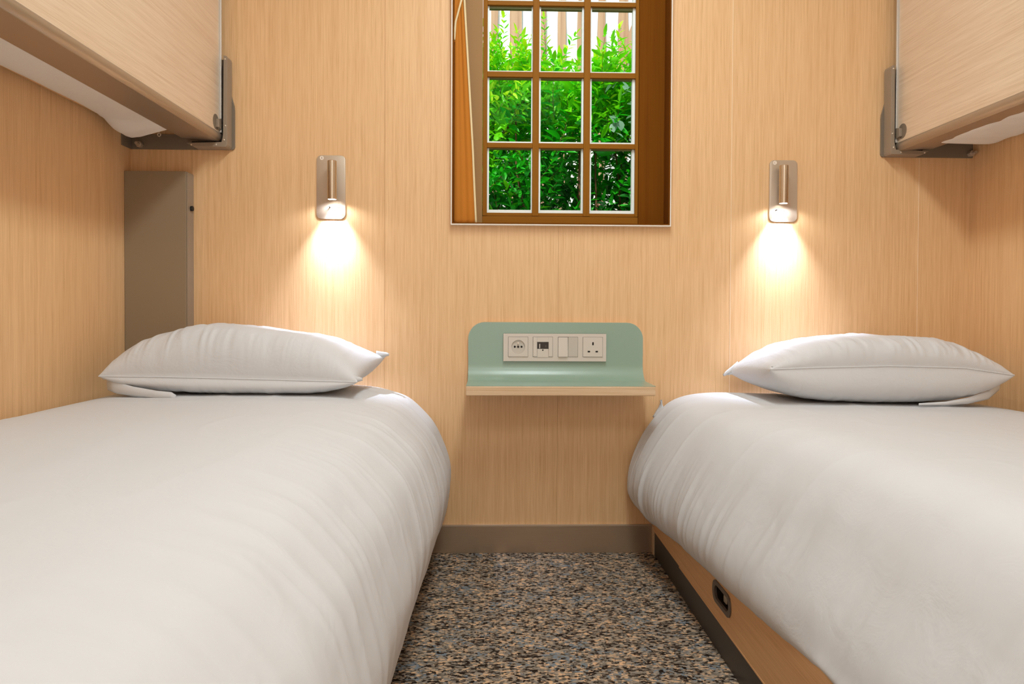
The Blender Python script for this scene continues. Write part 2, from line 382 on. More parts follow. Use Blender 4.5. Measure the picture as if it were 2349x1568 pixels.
for ri, (z0, z1) in enumerate(rows):
    for ci, (x0, x1) in enumerate(cols):
        l, bt, r_, tp = beadw[ri]
        r_ = (0.0035, 0.0050, 0.0075)[ci]
        bm = bmesh.new(); e = 0.001
        for q in ((x0 - e, x0 + l, z0 - e, z1 + e), (x1 - r_, x1 + e, z0 - e, z1 + e), (x0 + l, x1 - r_, z0 - e, z0 + bt)):
            box(bm, q[0], q[1], Y1 + 0.0005, Y1 + 0.016, q[2], q[3])
        obj('pane_bead', bm, LINER, wn, label='white glazing bead')
        obj('head_bead', B(x0 + l, x1 - r_, Y1 + 0.0005, Y1 + 0.016, z1 - tp, z1 + e), LINERG, wn)
        obj('pane', B(x0 + l - 0.001, x1 - r_ + 0.001, Y1 + 0.010, Y1 + 0.013, z0 + bt - 0.001, z1 - tp + 0.001), GLASS, wn)

# curtain at the left of the window (two overlapping gathers)
def curtain_panel(edge_fn, x0fn, ybase, amp, seed, z0=0.933, z1=1.79):
    nz_, nx_ = 60, 26; P = np.zeros((nx_, nz_, 3)); zz = np.linspace(z0, z1, nz_)
    for j, z in enumerate(zz):
        xa, xb = x0fn(z), edge_fn(z); u = np.linspace(0, 1, nx_)
        P[:, j, 0] = xa + (xb - xa) * u; P[:, j, 2] = z
        P[:, j, 1] = ybase + amp * np.sin(u * 9 + seed + 1.5 * z) * 0.6 + amp * 0.5 * np.sin(u * 21 + seed * 2)
    return P
ct = thing('curtain', 'ochre woven curtain hanging at the left side of the window', 'curtain', (-0.08, 2.07, 0.93))
lerp = lambda z, pts: float(np.interp(z, [p[0] for p in pts], [p[1] for p in pts]))
EF = [(0.933, -0.0455), (1.02, -0.050), (1.15, -0.056), (1.35, -0.068), (1.57, -0.0815), (1.79, -0.092)]
def add_thick(P, y): Q = P.copy(); Q[:, :, 1] += y; return Q
P1 = curtain_panel(lambda z: lerp(z, EF) - 0.0045, lambda z: WX0 + 0.0035, 2.066, 0.0018, 1.0)
o = obj('drape', grid_mesh(P1), CURT, ct, smooth=True); md = o.modifiers.new('th', 'SOLIDIFY'); md.thickness = 0.0015
P2 = curtain_panel(lambda z: lerp(z, EF), lambda z: lerp(z, EF) - 0.0048, 2.0645, 0.0002, 0.3)
o = obj('hem', grid_mesh(P2), HEM, ct, smooth=True); md = o.modifiers.new('th', 'SOLIDIFY'); md.thickness = 0.003
EG = [(1.44, WX0 + 0.0035), (1.50, -0.1075), (1.57, -0.089), (1.79, -0.050)]
P3 = curtain_panel(lambda z: lerp(z, EG), lambda z: WX0 + 0.0035, 2.054, 0.0008, 2.0, 1.445)
o = obj('drape', grid_mesh(P3), CURT, ct, smooth=True); md = o.modifiers.new('th', 'SOLIDIFY'); md.thickness = 0.0015
P4 = curtain_panel(lambda z: lerp(z, EG) + 0.0005, lambda z: lerp(z, EG) - 0.003, 2.051, 0.0002, 2.0, 1.45)
o = obj('hem', grid_mesh(P4), HEM, ct, smooth=True); md = o.modifiers.new('th', 'SOLIDIFY'); md.thickness = 0.002

# ------------------------------------------------------------------ outside: ground, facade, hedge
obj('ground', B(-4, 5, 2.2, 6.0, -0.1, 0.0), SOIL, kind='structure')
fc = thing('half_timbered_facade', 'white rendered facade with brown vertical timbers behind the hedge', 'building', (0.4, 4.6, 0))
obj('wall', B(-3.2, 4.2, 4.58, 4.75, 0, 3.6), PLASTER, fc)
tb = [(-0.0221, 0.0216), (0.1037, 0.1722), (0.2846, 0.3285), (0.4054, 0.4494), (0.5291, 0.5704), (0.6558, 0.7054), (0.7881, 0.8461)]
x = -0.02
while x > -3: x -= 0.125; tb.append((x - 0.045, x))
x = 0.84
while x < 3.9: x += 0.08; tb.append((x, x + 0.048)); x += 0.05
rr = random.Random(3)
for k, (a, b) in enumerate(tb):
    zs = np.linspace(0.01, 3.5, 34); ph = rr.random() * 10
    le = [(a + 0.004 * math.sin(z * 5 + ph) + 0.002 * math.sin(z * 17 + ph), z) for z in zs]
    ri = [(b + 0.004 * math.sin(z * 6 + ph * 2) + 0.002 * math.sin(z * 19 + ph), z) for z in zs]
    obj('timber', prism(bmesh.new(), le + ri[::-1], 'y', 4.553, 4.582), TIMBER, fc)
obj('brace', prism(bmesh.new(), [(0.745, 2.17), (0.80, 2.17), (0.985, 2.62), (0.92, 2.62)], 'y', 4.535, 4.554), TIMBER, fc)
obj('brace', prism(bmesh.new(), [(0.78, 1.95), (0.86, 1.95), (1.10, 2.50), (1.02, 2.50)], 'y', 4.545, 4.5535), TIMBER, fc)

hg = thing('hedge', 'dense leafy green hedge with yellow-green tips seen through the window', 'hedge', (0.35, 3.45, 0))
def leaf_shape(w, droop, fold):
    prof = [(0.0, 0.0), (0.22, 0.75), (0.5, 1.0), (0.78, 0.62), (1.0, 0.0)]
    V = []; F = []
    for i, (s, q) in enumerate(prof):
        z = -droop * s * s
        if q == 0: V.append((s, 0, z))
        else: V += [(s, q * w / 2, z + fold * q * w), (s, 0, z), (s, -q * w / 2, z + fold * q * w)]
    F = [(0, 1, 2), (0, 2, 3), (1, 4, 5, 2), (2, 5, 6, 3), (4, 7, 8, 5), (5, 8, 9, 6), (7, 10, 8), (8, 10, 9)]
    return np.array(V), F
SHAPES = [leaf_shape(0.30, 0.18, 0.25), leaf_shape(0.42, 0.30, 0.2), leaf_shape(0.26, 0.05, 0.3), leaf_shape(0.75, 0.12, 0.12)]
rng = np.random.default_rng(11)
leaves = []; twigs = []
def rot_to(d, roll):
    d = Vector(d).normalized(); a = Vector((0, 0, 1)).cross(d)
    if a.length < 1e-3: a = Vector((1, 0, 0))
    a.normalize(); n = d.cross(a)
    a2 = a * math.cos(roll) + n * math.sin(roll); n2 = d.cross(a2)
    return Matrix((d, a2, n2)).transposed()
def shoot(p, d, length, leafL, step, tip, shade):
    p = Vector(p); d = Vector(d).normalized(); pts = [p.copy()]; n = int(length / step)
    for k in range(n):
        d = (d + Vector(rng.normal(0, 0.08, 3)) + Vector((0, 0, 0.03))).normalized(); p = p + d * step
        if p.y < 3.0: break
        pts.append(p.copy()); s = (k + 1) / n
        side = d.orthogonal().normalized(); side.rotate(Matrix.Rotation(k * 1.57 + rng.random() * 0.6, 3, d))
        for sg in (-1, 1):
            dd = (d * (0.75 if tip else 0.45) + side * sg * 0.9 + Vector((0, -0.25, -0.1))).normalized()
            Lf = leafL * (0.75 + 0.5 * rng.random()) * (1.0 - 0.45 * s * s)
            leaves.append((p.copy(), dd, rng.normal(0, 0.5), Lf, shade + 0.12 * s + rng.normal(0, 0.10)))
    leaves.append((p.copy(), d, 0, leafL * 0.8, shade + 0.2))
    if len(pts) > 1: twigs.append(pts)
def gauss_hole(x, z, cx, cz, rx, rz): return math.exp(-((x - cx) / rx) ** 2 - ((z - cz) / rz) ** 2)
for i in range(2600):
    x = rng.uniform(-1.3, 2.0); z = rng.uniform(0.35, 1.66); y = 3.12 + 0.75 * rng.random() ** 1.3
    dens = 1 - 0.75 * gauss_hole(x, z, 0.40, 1.18, 0.11, 0.16) - 0.5 * gauss_hole(x, z, 0.08, 1.38, 0.09, 0.08) - 0.5 * gauss_hole(x, z, 0.60, 1.25, 0.07, 0.10)
    if rng.random() > dens: continue
    h = (z - 1.0) / 0.7
    shoot((x, y, z), (rng.normal(0, 0.6), -0.5, 0.8), rng.uniform(0.14, 0.28), rng.uniform(0.055, 0.085), 0.026, False, 0.12 + 0.58 * h + (0.25 if (x < 0.12 and rng.random() < 0.5) else 0))  # lime new growth above; deeper greens below also paint in shade
for i in range(640):                                         # upright young shoots along the top
    x = rng.uniform(-1.3, 2.0); y = rng.uniform(3.15, 3.6)
    top = 1.82 + 0.07 * math.sin(x * 9 + 1) + (0.16 * rng.random() if rng.random() < 0.12 else 0.05 * rng.random()); z = rng.uniform(1.50, 1.66)
    shoot((x, y, z), (rng.normal(0, 0.22), -0.08, 1), top - z, rng.uniform(0.045, 0.070), 0.022, True, 0.72)
for i in range(60):                                          # broad grey-green leaves at the right
    x = rng.uniform(0.50, 0.75); z = rng.uniform(1.42, 1.78); y = rng.uniform(3.03, 3.14)
    leaves.append((Vector((x, y, z)), Vector((rng.normal(0, 0.7), -0.4, rng.normal(-0.4, 0.4))), rng.normal(0, 0.4), rng.uniform(0.035, 0.055), 9.0))
for i in range(15000):                                       # inner foliage, deep greens paint the shade between the shoots
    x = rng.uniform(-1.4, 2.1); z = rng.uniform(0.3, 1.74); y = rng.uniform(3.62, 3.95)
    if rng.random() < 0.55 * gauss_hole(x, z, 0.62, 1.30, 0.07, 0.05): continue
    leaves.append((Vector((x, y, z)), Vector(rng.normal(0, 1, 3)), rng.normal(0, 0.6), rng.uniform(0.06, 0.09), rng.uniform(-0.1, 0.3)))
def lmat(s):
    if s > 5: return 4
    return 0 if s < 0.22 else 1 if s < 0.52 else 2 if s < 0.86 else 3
def leaf_M(l):
    p, d, roll, Lf, s = l
    return Matrix.Translation(p) @ rot_to(d, roll).to_4x4() @ Matrix.Scale(Lf, 4)
# the leaves nearest to the window and inside its view become parts, the rest one mass
def inview(p): return -0.1 < p.x < 0.72 and 1.05 < p.z < 2.0
order = sorted([i for i in range(len(leaves)) if inview(leaves[i][0])], key=lambda i: leaves[i][0].y - 4.0 * leaves[i][3] + (0.25 if leaves[i][0].z < 1.3 else 0) * rng.random())
near = set(order[:300])
LM = {}
org = WPOS[hg]
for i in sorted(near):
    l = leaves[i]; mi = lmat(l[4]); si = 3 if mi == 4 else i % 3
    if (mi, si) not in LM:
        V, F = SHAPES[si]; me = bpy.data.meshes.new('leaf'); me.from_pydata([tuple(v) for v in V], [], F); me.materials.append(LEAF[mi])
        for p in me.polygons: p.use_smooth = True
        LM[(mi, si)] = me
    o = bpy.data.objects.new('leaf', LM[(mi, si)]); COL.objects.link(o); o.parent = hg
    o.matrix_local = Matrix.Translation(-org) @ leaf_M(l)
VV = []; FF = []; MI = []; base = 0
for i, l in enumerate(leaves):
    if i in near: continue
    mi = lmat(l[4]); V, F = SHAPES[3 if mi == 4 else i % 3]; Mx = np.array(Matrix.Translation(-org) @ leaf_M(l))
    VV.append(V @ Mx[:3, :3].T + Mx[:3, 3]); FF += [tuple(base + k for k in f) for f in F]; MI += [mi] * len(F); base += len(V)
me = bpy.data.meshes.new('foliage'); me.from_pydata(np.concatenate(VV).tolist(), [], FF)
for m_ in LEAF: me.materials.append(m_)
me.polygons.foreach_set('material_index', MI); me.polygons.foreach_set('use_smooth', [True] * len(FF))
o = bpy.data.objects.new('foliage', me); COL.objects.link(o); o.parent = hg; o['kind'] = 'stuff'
bm = bmesh.new()
for pts in twigs[::2]: tube(bm, pts, 0.0016, 4, 0.5)
obj('twigs', bm, TWIG, hg, kind='stuff')
bm = bmesh.new()
for k in range(46):
    x = -1.25 + 3.2 * k / 45 + rng.normal(0, 0.02); y = 3.40 + rng.normal(0, 0.06)
    pts = [(x, y, 0)]; dx, dy = rng.normal(0, 0.10), rng.normal(0, 0.05)
    for q in range(1, 7): pts.append((x + dx * q * 0.28 + rng.normal(0, 0.012), y + dy * q * 0.3, q * 0.26))
    tube(bm, pts, 0.011, 6, 0.7)
obj('branches', bm, TWIG, hg, kind='stuff', label='brown stems inside the hedge')

# ------------------------------------------------------------------ grey post cover beside the left bed
pc = thing('post_cover', 'tall taupe metal cover box in the left corner behind the pillow', 'metal cover', (-0.93, YB, 0.30))
obj('front_plate', B(XL + 0.0005, -0.8405, 2.000, YB - 0.0005, 0.49, 1.0640, 0.0012), POSTM, pc)
obj('corner_profile', prism(bmesh.new(), rrect(-0.8402, -0.8360, 0.49, 1.0628, 0.0, rs=(0.004, 0, 0, 0)), 'y', 2.0005, YB - 0.0005, 0.0006), TAUPE, pc, label='lighter taupe edge profile')
obj('knob', cyl(bmesh.new(), (2.020, 0.9650), 0.0072, 'x', -0.8360, -0.8290, 12, 0.0015), BLACK, pc, smooth='auto', label='small dark rubber knob')

# ------------------------------------------------------------------ folding upper bunks
def bunk(mir, lab, labm, labb):
    X = (lambda x: x) if not mir else (lambda x: 0.385 - x)
    def bx(bm, x0, x1, *a, **k): return box(bm, min(X(x0), X(x1)), max(X(x0), X(x1)), *a, **k)
    def Bx(*a, **k): return bx(bmesh.new(), *a, **k)
    dz = -0.007 if mir else 0.0
    bz = 0.0
    yE, yN = 2.012, -0.02
    bk = thing('upper_bunk', lab, 'bunk bed', (X(-0.85), 1.0, 1.14))
    # guard board: tall wood face, recess for the latch cut out of the edge
    obj('guard_board', Bx(-0.772, -0.7535, yN, yE - 0.004, 1.172 + dz, 1.80, 0.0008), W_BOARD, bk)
    obj('edge_trim', Bx(-0.774, -0.7470, yE - 0.006, yE, 1.172 + dz, 1.80, 0.0012), TRIM, bk, label='pale aluminium edge strip')
    # rail: rounded aluminium profile below the board
    prof = [(-0.7530, 1.1715), (-0.7490, 1.1700), (-0.7466, 1.1665), (-0.7458, 1.1615), (-0.7470, 1.1560), (-0.7500, 1.1510), (-0.7540, 1.1480), (-0.7548, 1.1488), (-0.7556, 1.1474), (-0.7600, 1.1472), (-0.8540, 1.1560), (-0.8550, 1.1580), (-0.8550, 1.1650), (-0.7740, 1.1650), (-0.7740, 1.1715)]
    pts = [(X(a), b + dz) for a, b in prof]
    if mir: pts = pts[::-1]
    obj('rail', prism(bmesh.new(), pts, 'y', yN, yE - 0.006), RAIL, bk, smooth='auto', label='satin aluminium rail along the lower edge')
    obj('latch_recess', cyl(bmesh.new(), (1.984, 1.1960 + dz * 0.5), 0.0205, 'x', X(-0.7536), X(-0.7528), 28), TAUPE_D, bk, label='dark round recess at the latch')
    lt = bmesh.new()
    prism(lt, [(1.984, 1.182 + dz * 0.5), (2.002, 1.179 + dz * 0.5), (2.010, 1.192 + dz * 0.5), (2.003, 1.209 + dz * 0.5), (1.985, 1.204 + dz * 0.5)], 'x', min(X(-0.7535), X(-0.7455)), max(X(-0.7535), X(-0.7455)), 0.001)
    obj('latch', lt, TAUPE, bk)
    obj('slat_base', Bx(-0.985, -0.856, yN, 1.90, 1.172 + dz, 1.185 + dz), W_BASE, bk)
    # wall bracket: plate on the wall plus an L shaped holder
    br = thing('wall_bracket', labb, 'bracket', (X(-0.85), YB, 1.13))
    pts = [(-0.7275, 1.131)] + [(-1.0075, 1.131)] + [(-1.0075, 1.172), (-0.765, 1.172), (-0.745, 1.30), (-0.735, 1.30), (-0.7215, 1.252), (-0.7205, 1.240), (-0.7205, 1.139), (-0.7225, 1.1335)]
    pts = [(X(a), b + bz) for a, b in pts]
    obj('plate', prism(bmesh.new(), pts if not mir else pts[::-1], 'y', 2.034, YB - 0.0003, 0.0006), TAUPE_D, br)
    obj('flange', Bx(-1.0075, -1.0035, 1.985, 2.034, 1.131 + bz, 1.172), TAUPE_D, br)
    hp = [(-0.8380, 1.1410), (-0.8200, 1.1310), (-0.7340, 1.1310), (-0.7300, 1.1325), (-0.7280, 1.1370), (-0.7275, 1.3720), (-0.7295, 1.3780), (-0.7372, 1.3790), (-0.7376, 1.1640), (-0.7400, 1.1540), (-0.7420, 1.1430)]
    hp = [(X(a), b + bz) for a, b in hp]
    obj('holder', prism(bmesh.new(), hp if not mir else hp[::-1], 'y', 1.996, 2.034, 0.0008), TAUPE, br)
    obj('gap_shade', Bx(-0.7458, -0.7380, 2.010, 2.033, 1.166, 1.372), BLACK, br, label='black strip painted as the shaded gap between board and holder')  # black fill painting the dark open slot
    obj('gap_shade', Bx(-0.8320, -0.7440, 2.018, 2.033, 1.1440, 1.1500), BLACK, br)  # painted gap shade below the rail end
    for (sx, sz) in ((-0.7325, 1.3690), (-0.7325, 1.1885), (-0.7360, 1.1500), (-0.8245, 1.1362), (-0.7575, 1.1368)):
        obj('screw', dome(bmesh.new(), (X(sx), 1.9958, sz + bz), 0.0026, (0, -1, 0)), SCREW, br, smooth=True)
    bo = bmesh.new(); cyl(bo, (X(-0.978), 1.1415 + bz), 0.0085, 'y', 2.018, 2.034, 6, 0.0008); cyl(bo, (X(-0.978), 1.1415 + bz), 0.0045, 'y', 2.006, 2.018, 12)
    obj('bolt', bo, BRUSHED, br)
    # mattress in its white sheet, sagging past the rail
    nu, nv = 44, 220; u = np.linspace(0, 1, nu); ys = np.linspace(yN + 0.02, 1.950, nv)
    P = np.zeros((nu, nv, 3)); ang = 2 * PI * u
    xa, xb = (-0.990, -0.790); cx, hx = (xa + xb) / 2, (xb - xa) / 2; cz, hz = 1.239, 0.072
    for j, y in enumerate(ys):
        e = 1 - np.clip((y - 1.905) / 0.045, 0, 1) ** 3 * 0.25
        ca, sa = np.cos(ang), np.sin(ang)
        px = cx + hx * np.sign(ca) * np.abs(ca) ** 0.30 * e; pz = cz + hz * np.sign(sa) * np.abs(sa) ** 0.30 * e
        low = (sa < 0) * np.clip(-sa, 0, 1)
        if not mir: sag = 0.006 * vnoise(y * 3, px * 6, 4) + 0.004 * vnoise(y * 11, px * 16, 5) + 0.024 * np.exp(-((y - 1.905) / 0.052) ** 6) * np.exp(-((px + 0.945) / 0.050) ** 2) + 0.004 * vnoise(y * 40, px * 60, 9) * float(y > 1.82)
        else: sag = 0.010 + 0.008 * vnoise(y * 16, px * 10, 6) + 0.005 * vnoise(y * 40, px * 20, 7)
        P[:, j, 0] = px; P[:, j, 1] = y; P[:, j, 2] = pz - low * sag + 0.000
    P[:, :, 0] = X(P[:, :, 0]) if not mir else 0.385 - P[:, :, 0] + 0.0
    P[:, :, 2] += dz
    bm = grid_mesh(P[:-1], closed_u=True); bm.verts.ensure_lookup_table()
    for j in (0, nv - 1): bm.faces.new([bm.verts[i * nv + j] for i in range(nu - 1)])
    obj('bunk_mattress', bm, LINEN2, smooth='auto', label=labm, cat='mattress')
    return bk, br
bunk(False, 'upper bunk at top left with oak guard board and aluminium rail', 'white sheeted mattress sagging below the left upper bunk rail', 'taupe metal wall bracket holding the left upper bunk')
bunk(True, 'upper bunk at top right with oak guard board and aluminium rail', 'white sheeted mattress with ruffled underside in the right upper bunk', 'taupe metal wall bracket holding the right upper bunk')
rg = bmesh.new()
tube(rg, [(-0.889 + 0.0042 * math.cos(a), 1.948, 1.1505 + 0.0042 * math.sin(a)) for a in np.linspace(0, 2 * PI, 18)], 0.0012, 6)
tube(rg, [(-0.889, 1.948, 1.1545), (-0.889, 1.948, 1.172)], 0.001, 6)
obj('ring_eye', rg, SCREW, smooth=True, label='tiny pale ring hanging under the left upper bunk', cat='ring')

# ------------------------------------------------------------------ reading lights
def reading_light(x0, x1, z0, z1, cx, cz0, cz1, lab, ch):
    rl = thing('reading_light', lab, 'wall lamp', ((x0 + x1) / 2, YB, z0), 'reading lights beside the window')
    obj('backplate', prism(bmesh.new(), rrect(x0, x1, z0, z1, 0.0125), 'y', YB - 0.0035, YB - 0.0002, 0.0006), BRUSHED, rl, smooth='auto')
    ly = 2.010; r = 0.0128
    sh = bmesh.new()
    n = 32; rings = [(r - 0.001, cz1), (r, cz1 - 0.001), (r, cz0), (r - 0.0018, cz0), (r - 0.0018, cz0 + 0.004)]
    Rg = [[sh.verts.new((cx + a * math.cos(2 * PI * i / n), ly + a * math.sin(2 * PI * i / n), z)) for i in range(n)] for a, z in rings]
    for k in range(len(Rg) - 1):
        for i in range(n): sh.faces.new((Rg[k][i], Rg[k][(i + 1) % n], Rg[k + 1][(i + 1) % n], Rg[k + 1][i]))
    sh.faces.new(Rg[0]); sh.faces.new(Rg[-1])
    obj('lamp_head', sh, BRUSHED2, rl, smooth='auto')
    obj('lens', cyl(bmesh.new(), (cx, ly), r - 0.0019, 'z', cz0 + 0.0008, cz0 + 0.0035, 24), LENS, rl, label='glowing white lens')
    obj('arm', cyl(bmesh.new(), (cx, (cz0 + cz1) / 2), 0.005, 'y', ly + 0.008, YB - 0.0034, 12), BRUSHED, rl)
    sx, sz = x0 + 0.0145, z1 - 0.0075
    sk = obj('sticker', cyl(bmesh.new(), (sx, sz), 0.0056, 'y', YB - 0.0041, YB - 0.0035, 24), STICK, rl, label='small round white sticker')
    text_mesh('letter', ch, 0.0078, (sx, YB - 0.0042, sz), INK, sk)
    for k, (tx, ln) in enumerate(((cx - 0.0115, 0.010), (cx + 0.0125, 0.004))):
        bm = bmesh.new(); cyl(bm, (tx, z0 + 0.0320), 0.0016, 'y', YB - 0.0035 - ln, YB - 0.003, 10)
        obj('toggle_switch', bm, BLACK if k == 0 else BRUSHED, rl)
    # light of the lamp: narrow beam plus spill
    lamp('reading_beam', 'SPOT', (cx, ly, cz0 - 0.0005), (math.radians(5), 0, 0), energy=27.0, spot_size=math.radians(80), spot_blend=1.0, shadow_soft_size=0.009, color=(0.68, 0.78, 1.0))
    lamp('reading_spill', 'SPOT', (cx, ly, cz0 - 0.0005), (0, 0, 0), energy=1.3, spot_size=math.radians(166), spot_blend=0.45, shadow_soft_size=0.009, color=(0.78, 0.86, 1.0))
    return rl
reading_light(-0.4944, -0.4142, 0.9420, 1.1192, -0.4455, 0.9925, 1.0990, 'nickel reading light on the wall above the left bed', 'E')
reading_light(0.7866, 0.8665, 0.9447, 1.1192, 0.8165, 0.9925, 1.0990, 'nickel reading light on the wall above the right bed', 'C')

# ------------------------------------------------------------------ sage shelf with sockets
sf = thing('wall_shelf', 'sage green curved wall shelf with pale plywood edge below the window', 'shelf', (0.18, YB, 0.467))
SX0, SX1, R = -0.0682, 0.4262, 0.045
def shelf_outline(k):
    """path (y,z) of front/upper face: down the back plate, round the cove, out along the shelf; offset k away from it"""
    yb, zs, yf, zt_ = YB - 0.010, 0.4925, 1.865, 0.6545
    pts = [(yb + k, zt_)]
    cyy, czz = yb - R, zs + R
    for i in range(0, 13):
        a = math.radians(0 - 90 * i / 12)
        pts.append((cyy + (R + k) * math.cos(a), czz + (R + k) * math.sin(a)))
    pts.append((yf, zs - k)); return pts
def shelf_sheet(k0, k1, m, name, cham):
    top, bot = shelf_outline(k0), shelf_outline(k1)
    bm = bmesh.new(); cols_ = []
    # widths: rounded upper corners of the back plate, constant after
    def ends(z, i):
        return SX0, SX1
    # refine back plate rows to round the corners
    def rows_of(o):
        y, zt_ = o[0]; r = 0.046; out = []
        for i in range(0, 9):
            a = math.radians(90 * i / 8); out.append((y, zt_ - r * (1 - math.cos(a)), r * (1 - math.sin(a))))
        return out + [(p[0], p[1], 0.0) for p in o[1:]]
    A, Bq = rows_of(top), rows_of(bot); V = []
    for (p, q) in zip(A, Bq):
        V.append([bm.verts.new((SX0 + p[2], p[0], p[1])), bm.verts.new((SX1 - p[2], p[0], p[1])), bm.verts.new((SX1 - q[2], q[0], q[1])), bm.verts.new((SX0 + q[2], q[0], q[1]))])
    for i in range(len(V) - 1):
        for k in range(4): bm.faces.new((V[i][k], V[i][(k + 1) % 4], V[i + 1][(k + 1) % 4], V[i + 1][k]))
    bm.faces.new(V[0]); bm.faces.new(V[-1][::-1])
    return obj(name, bm, m, sf, smooth='auto')
shelf_sheet(0.0, 0.0012, SAGE, 'laminate', 0)
shelf_sheet(0.0013, 0.0090, W_EDGE, 'plywood_body', 0)
obj('front_edge', B(SX0, SX1, 1.8640, 1.8800, 0.4668, 0.4912, 0.002), W_EDGE, sf, label='pale plywood front edge')
obj('underside', B(SX0 + 0.001, SX1 - 0.001, 1.8790, YB - 0.0005, 0.4672, 0.4830), W_EDGE, sf)
obj('edge_band', prism(bmesh.new(), [(SX0 - 0.0012, 0.56), (SX0 - 0.0012, 0.6085)] + [(SX0 + 0.0458 - 0.047 * math.cos(math.radians(a)), 0.6085 + 0.047 * math.sin(math.radians(a))) for a in range(10, 90, 10)] + [(SX0 + 0.046, 0.6557), (SX1 - 0.046, 0.6557)] +
    [(SX1 - 0.0458 + 0.047 * math.sin(math.radians(a)), 0.6085 + 0.047 * math.cos(math.radians(a))) for a in range(10, 90, 10)] + [(SX1 + 0.0012, 0.6085), (SX1 + 0.0012, 0.56)], 'y', YB - 0.0085, YB - 0.0003, 0.0004), W_EDGE, sf, smooth='auto')

sp = thing('socket_panel', 'ivory four-gang socket and switch panel on the sage shelf back', 'socket panel', (0.175, 2.03, 0.547))
yp = 2.0215
px0, px1, pz0, pz1 = 0.0305, 0.3205, 0.5455, 0.6230
fb = bmesh.new()
xs_ = [px0] + [v for c_ in (0.0722, 0.1415, 0.2125, 0.2823) for v in (c_ - 0.0272, c_ + 0.0272)] + [px1]
for k_ in range(0, 10, 2): box(fb, xs_[k_], xs_[k_ + 1], yp, 2.0295, pz0, pz1, 0)
for k_ in range(1, 8, 2): box(fb, xs_[k_], xs_[k_ + 1], yp, 2.0295, pz0, 0.5860 - 0.0272); box(fb, xs_[k_], xs_[k_ + 1], yp, 2.0295, 0.5860 + 0.0272, pz1)
bmesh.ops.remove_doubles(fb, verts=fb.verts, dist=1e-5)
box(fb, px0, px1, 2.0265, 2.0295, pz0, pz1)
obj('frame', fb, PLASTIC, sp)
cxs = [0.0722, 0.1415, 0.2125, 0.2823]; zc = 0.5860; hs = 0.0275
def sq(c, zc, h, n=32):
    out = []
    for i in range(n):
        a = 2 * PI * i / n; m_ = max(abs(math.cos(a)), abs(math.sin(a))); out.append((c + h * math.cos(a) / m_, zc + h * math.sin(a) / m_))
    return out
def insert(cx): return cx - hs, cx + hs, zc - hs, zc + hs
def gasket_ins(cx):
    obj('joint', ring(bmesh.new(), sq(cx, zc, hs + 0.0007), sq(cx, zc, hs - 0.0004), 'y', yp - 0.0003, yp + 0.001), DARKP, sp)
for c in cxs: gasket_ins(c)
# 1 round continental socket: square insert with a real round well
c = cxs[0]; x0, x1, z0, z1 = insert(c); nn = 32
circ = lambda c, zc, r, n=32: [(c + r * math.cos(2 * PI * i / n), zc + r * math.sin(2 * PI * i / n)) for i in range(n)]
s1 = obj('round_socket', ring(bmesh.new(), sq(c, zc, hs), circ(c, zc, 0.0192), 'y', yp - 0.0022, yp + 0.004), PLASTIC, sp)
obj('well', cyl(bmesh.new(), (c, zc), 0.0191, 'y', yp + 0.0015, yp + 0.004, 32), PLASTIC2, s1)
for dx in (-0.0095, 0.0095): obj('pin_hole', cyl(bmesh.new(), (c + dx, zc), 0.0030, 'y', yp + 0.0012, yp + 0.002, 14), HOLE, s1)
obj('screw', cyl(bmesh.new(), (c, zc), 0.0034, 'y', yp + 0.0008, yp + 0.002, 14), DARKP, s1)
obj('earth_pin', cyl(bmesh.new(), (c, zc + 0.0105), 0.0020, 'y', yp - 0.003, yp + 0.002, 12), SCREW, s1)
# 2 USB insert
c = cxs[1]; x0, x1, z0, z1 = insert(c); bm = bmesh.new()
box(bm, x0, c - 0.0162, yp - 0.0022, yp + 0.003, z0, z1, 0.0006); box(bm, c + 0.0162, x1, yp - 0.0022, yp + 0.003, z0, z1, 0.0006)
box(bm, c - 0.0162, c + 0.0162, yp - 0.0022, yp + 0.003, zc + 0.0140, z1)
s2 = obj('usb_insert', bm, PLASTIC, sp)
obj('flap', B(c - 0.0158, c + 0.0158, yp - 0.0012, yp + 0.002, z0 - 0.002, zc - 0.0058, 0.0005), PLASTIC, s2)
obj('port_block', B(c - 0.0162, c + 0.0162, yp - 0.0004, yp + 0.002, zc - 0.0058, zc + 0.0128), DARKP, s2)
obj('port_contact', B(c - 0.0100, c - 0.0075, yp - 0.0009, yp, zc - 0.0040, zc + 0.0085), PLASTIC, s2)
obj('port_contact', B(c + 0.0070, c + 0.0100, yp - 0.0007, yp, zc - 0.0010, zc + 0.0050), mat('dim_port', srgb(80, 72, 60), 0.5), s2)
obj('screw', cyl(bmesh.new(), (c, zc - 0.0092), 0.0021, 'y', yp - 0.0015, yp - 0.001, 12), HOLE, s2)
# 3 double rocker
c = cxs[2]; x0, x1, z0, z1 = insert(c)
def rocker(a, b, tilt, m):
    bm = bmesh.new(); prism(bm, [(yp - 0.0024 - tilt, z0), (yp + 0.002, z0), (yp + 0.002, z1), (yp - 0.0024 + tilt, z1)], 'x', a, b, 0.0005); return obj('rocker', bm, m, sp)
rocker(x0, c - 0.0004, 0.0022, PLASTIC); rocker(c + 0.0004, x1, -0.0012, PLASTIC2)
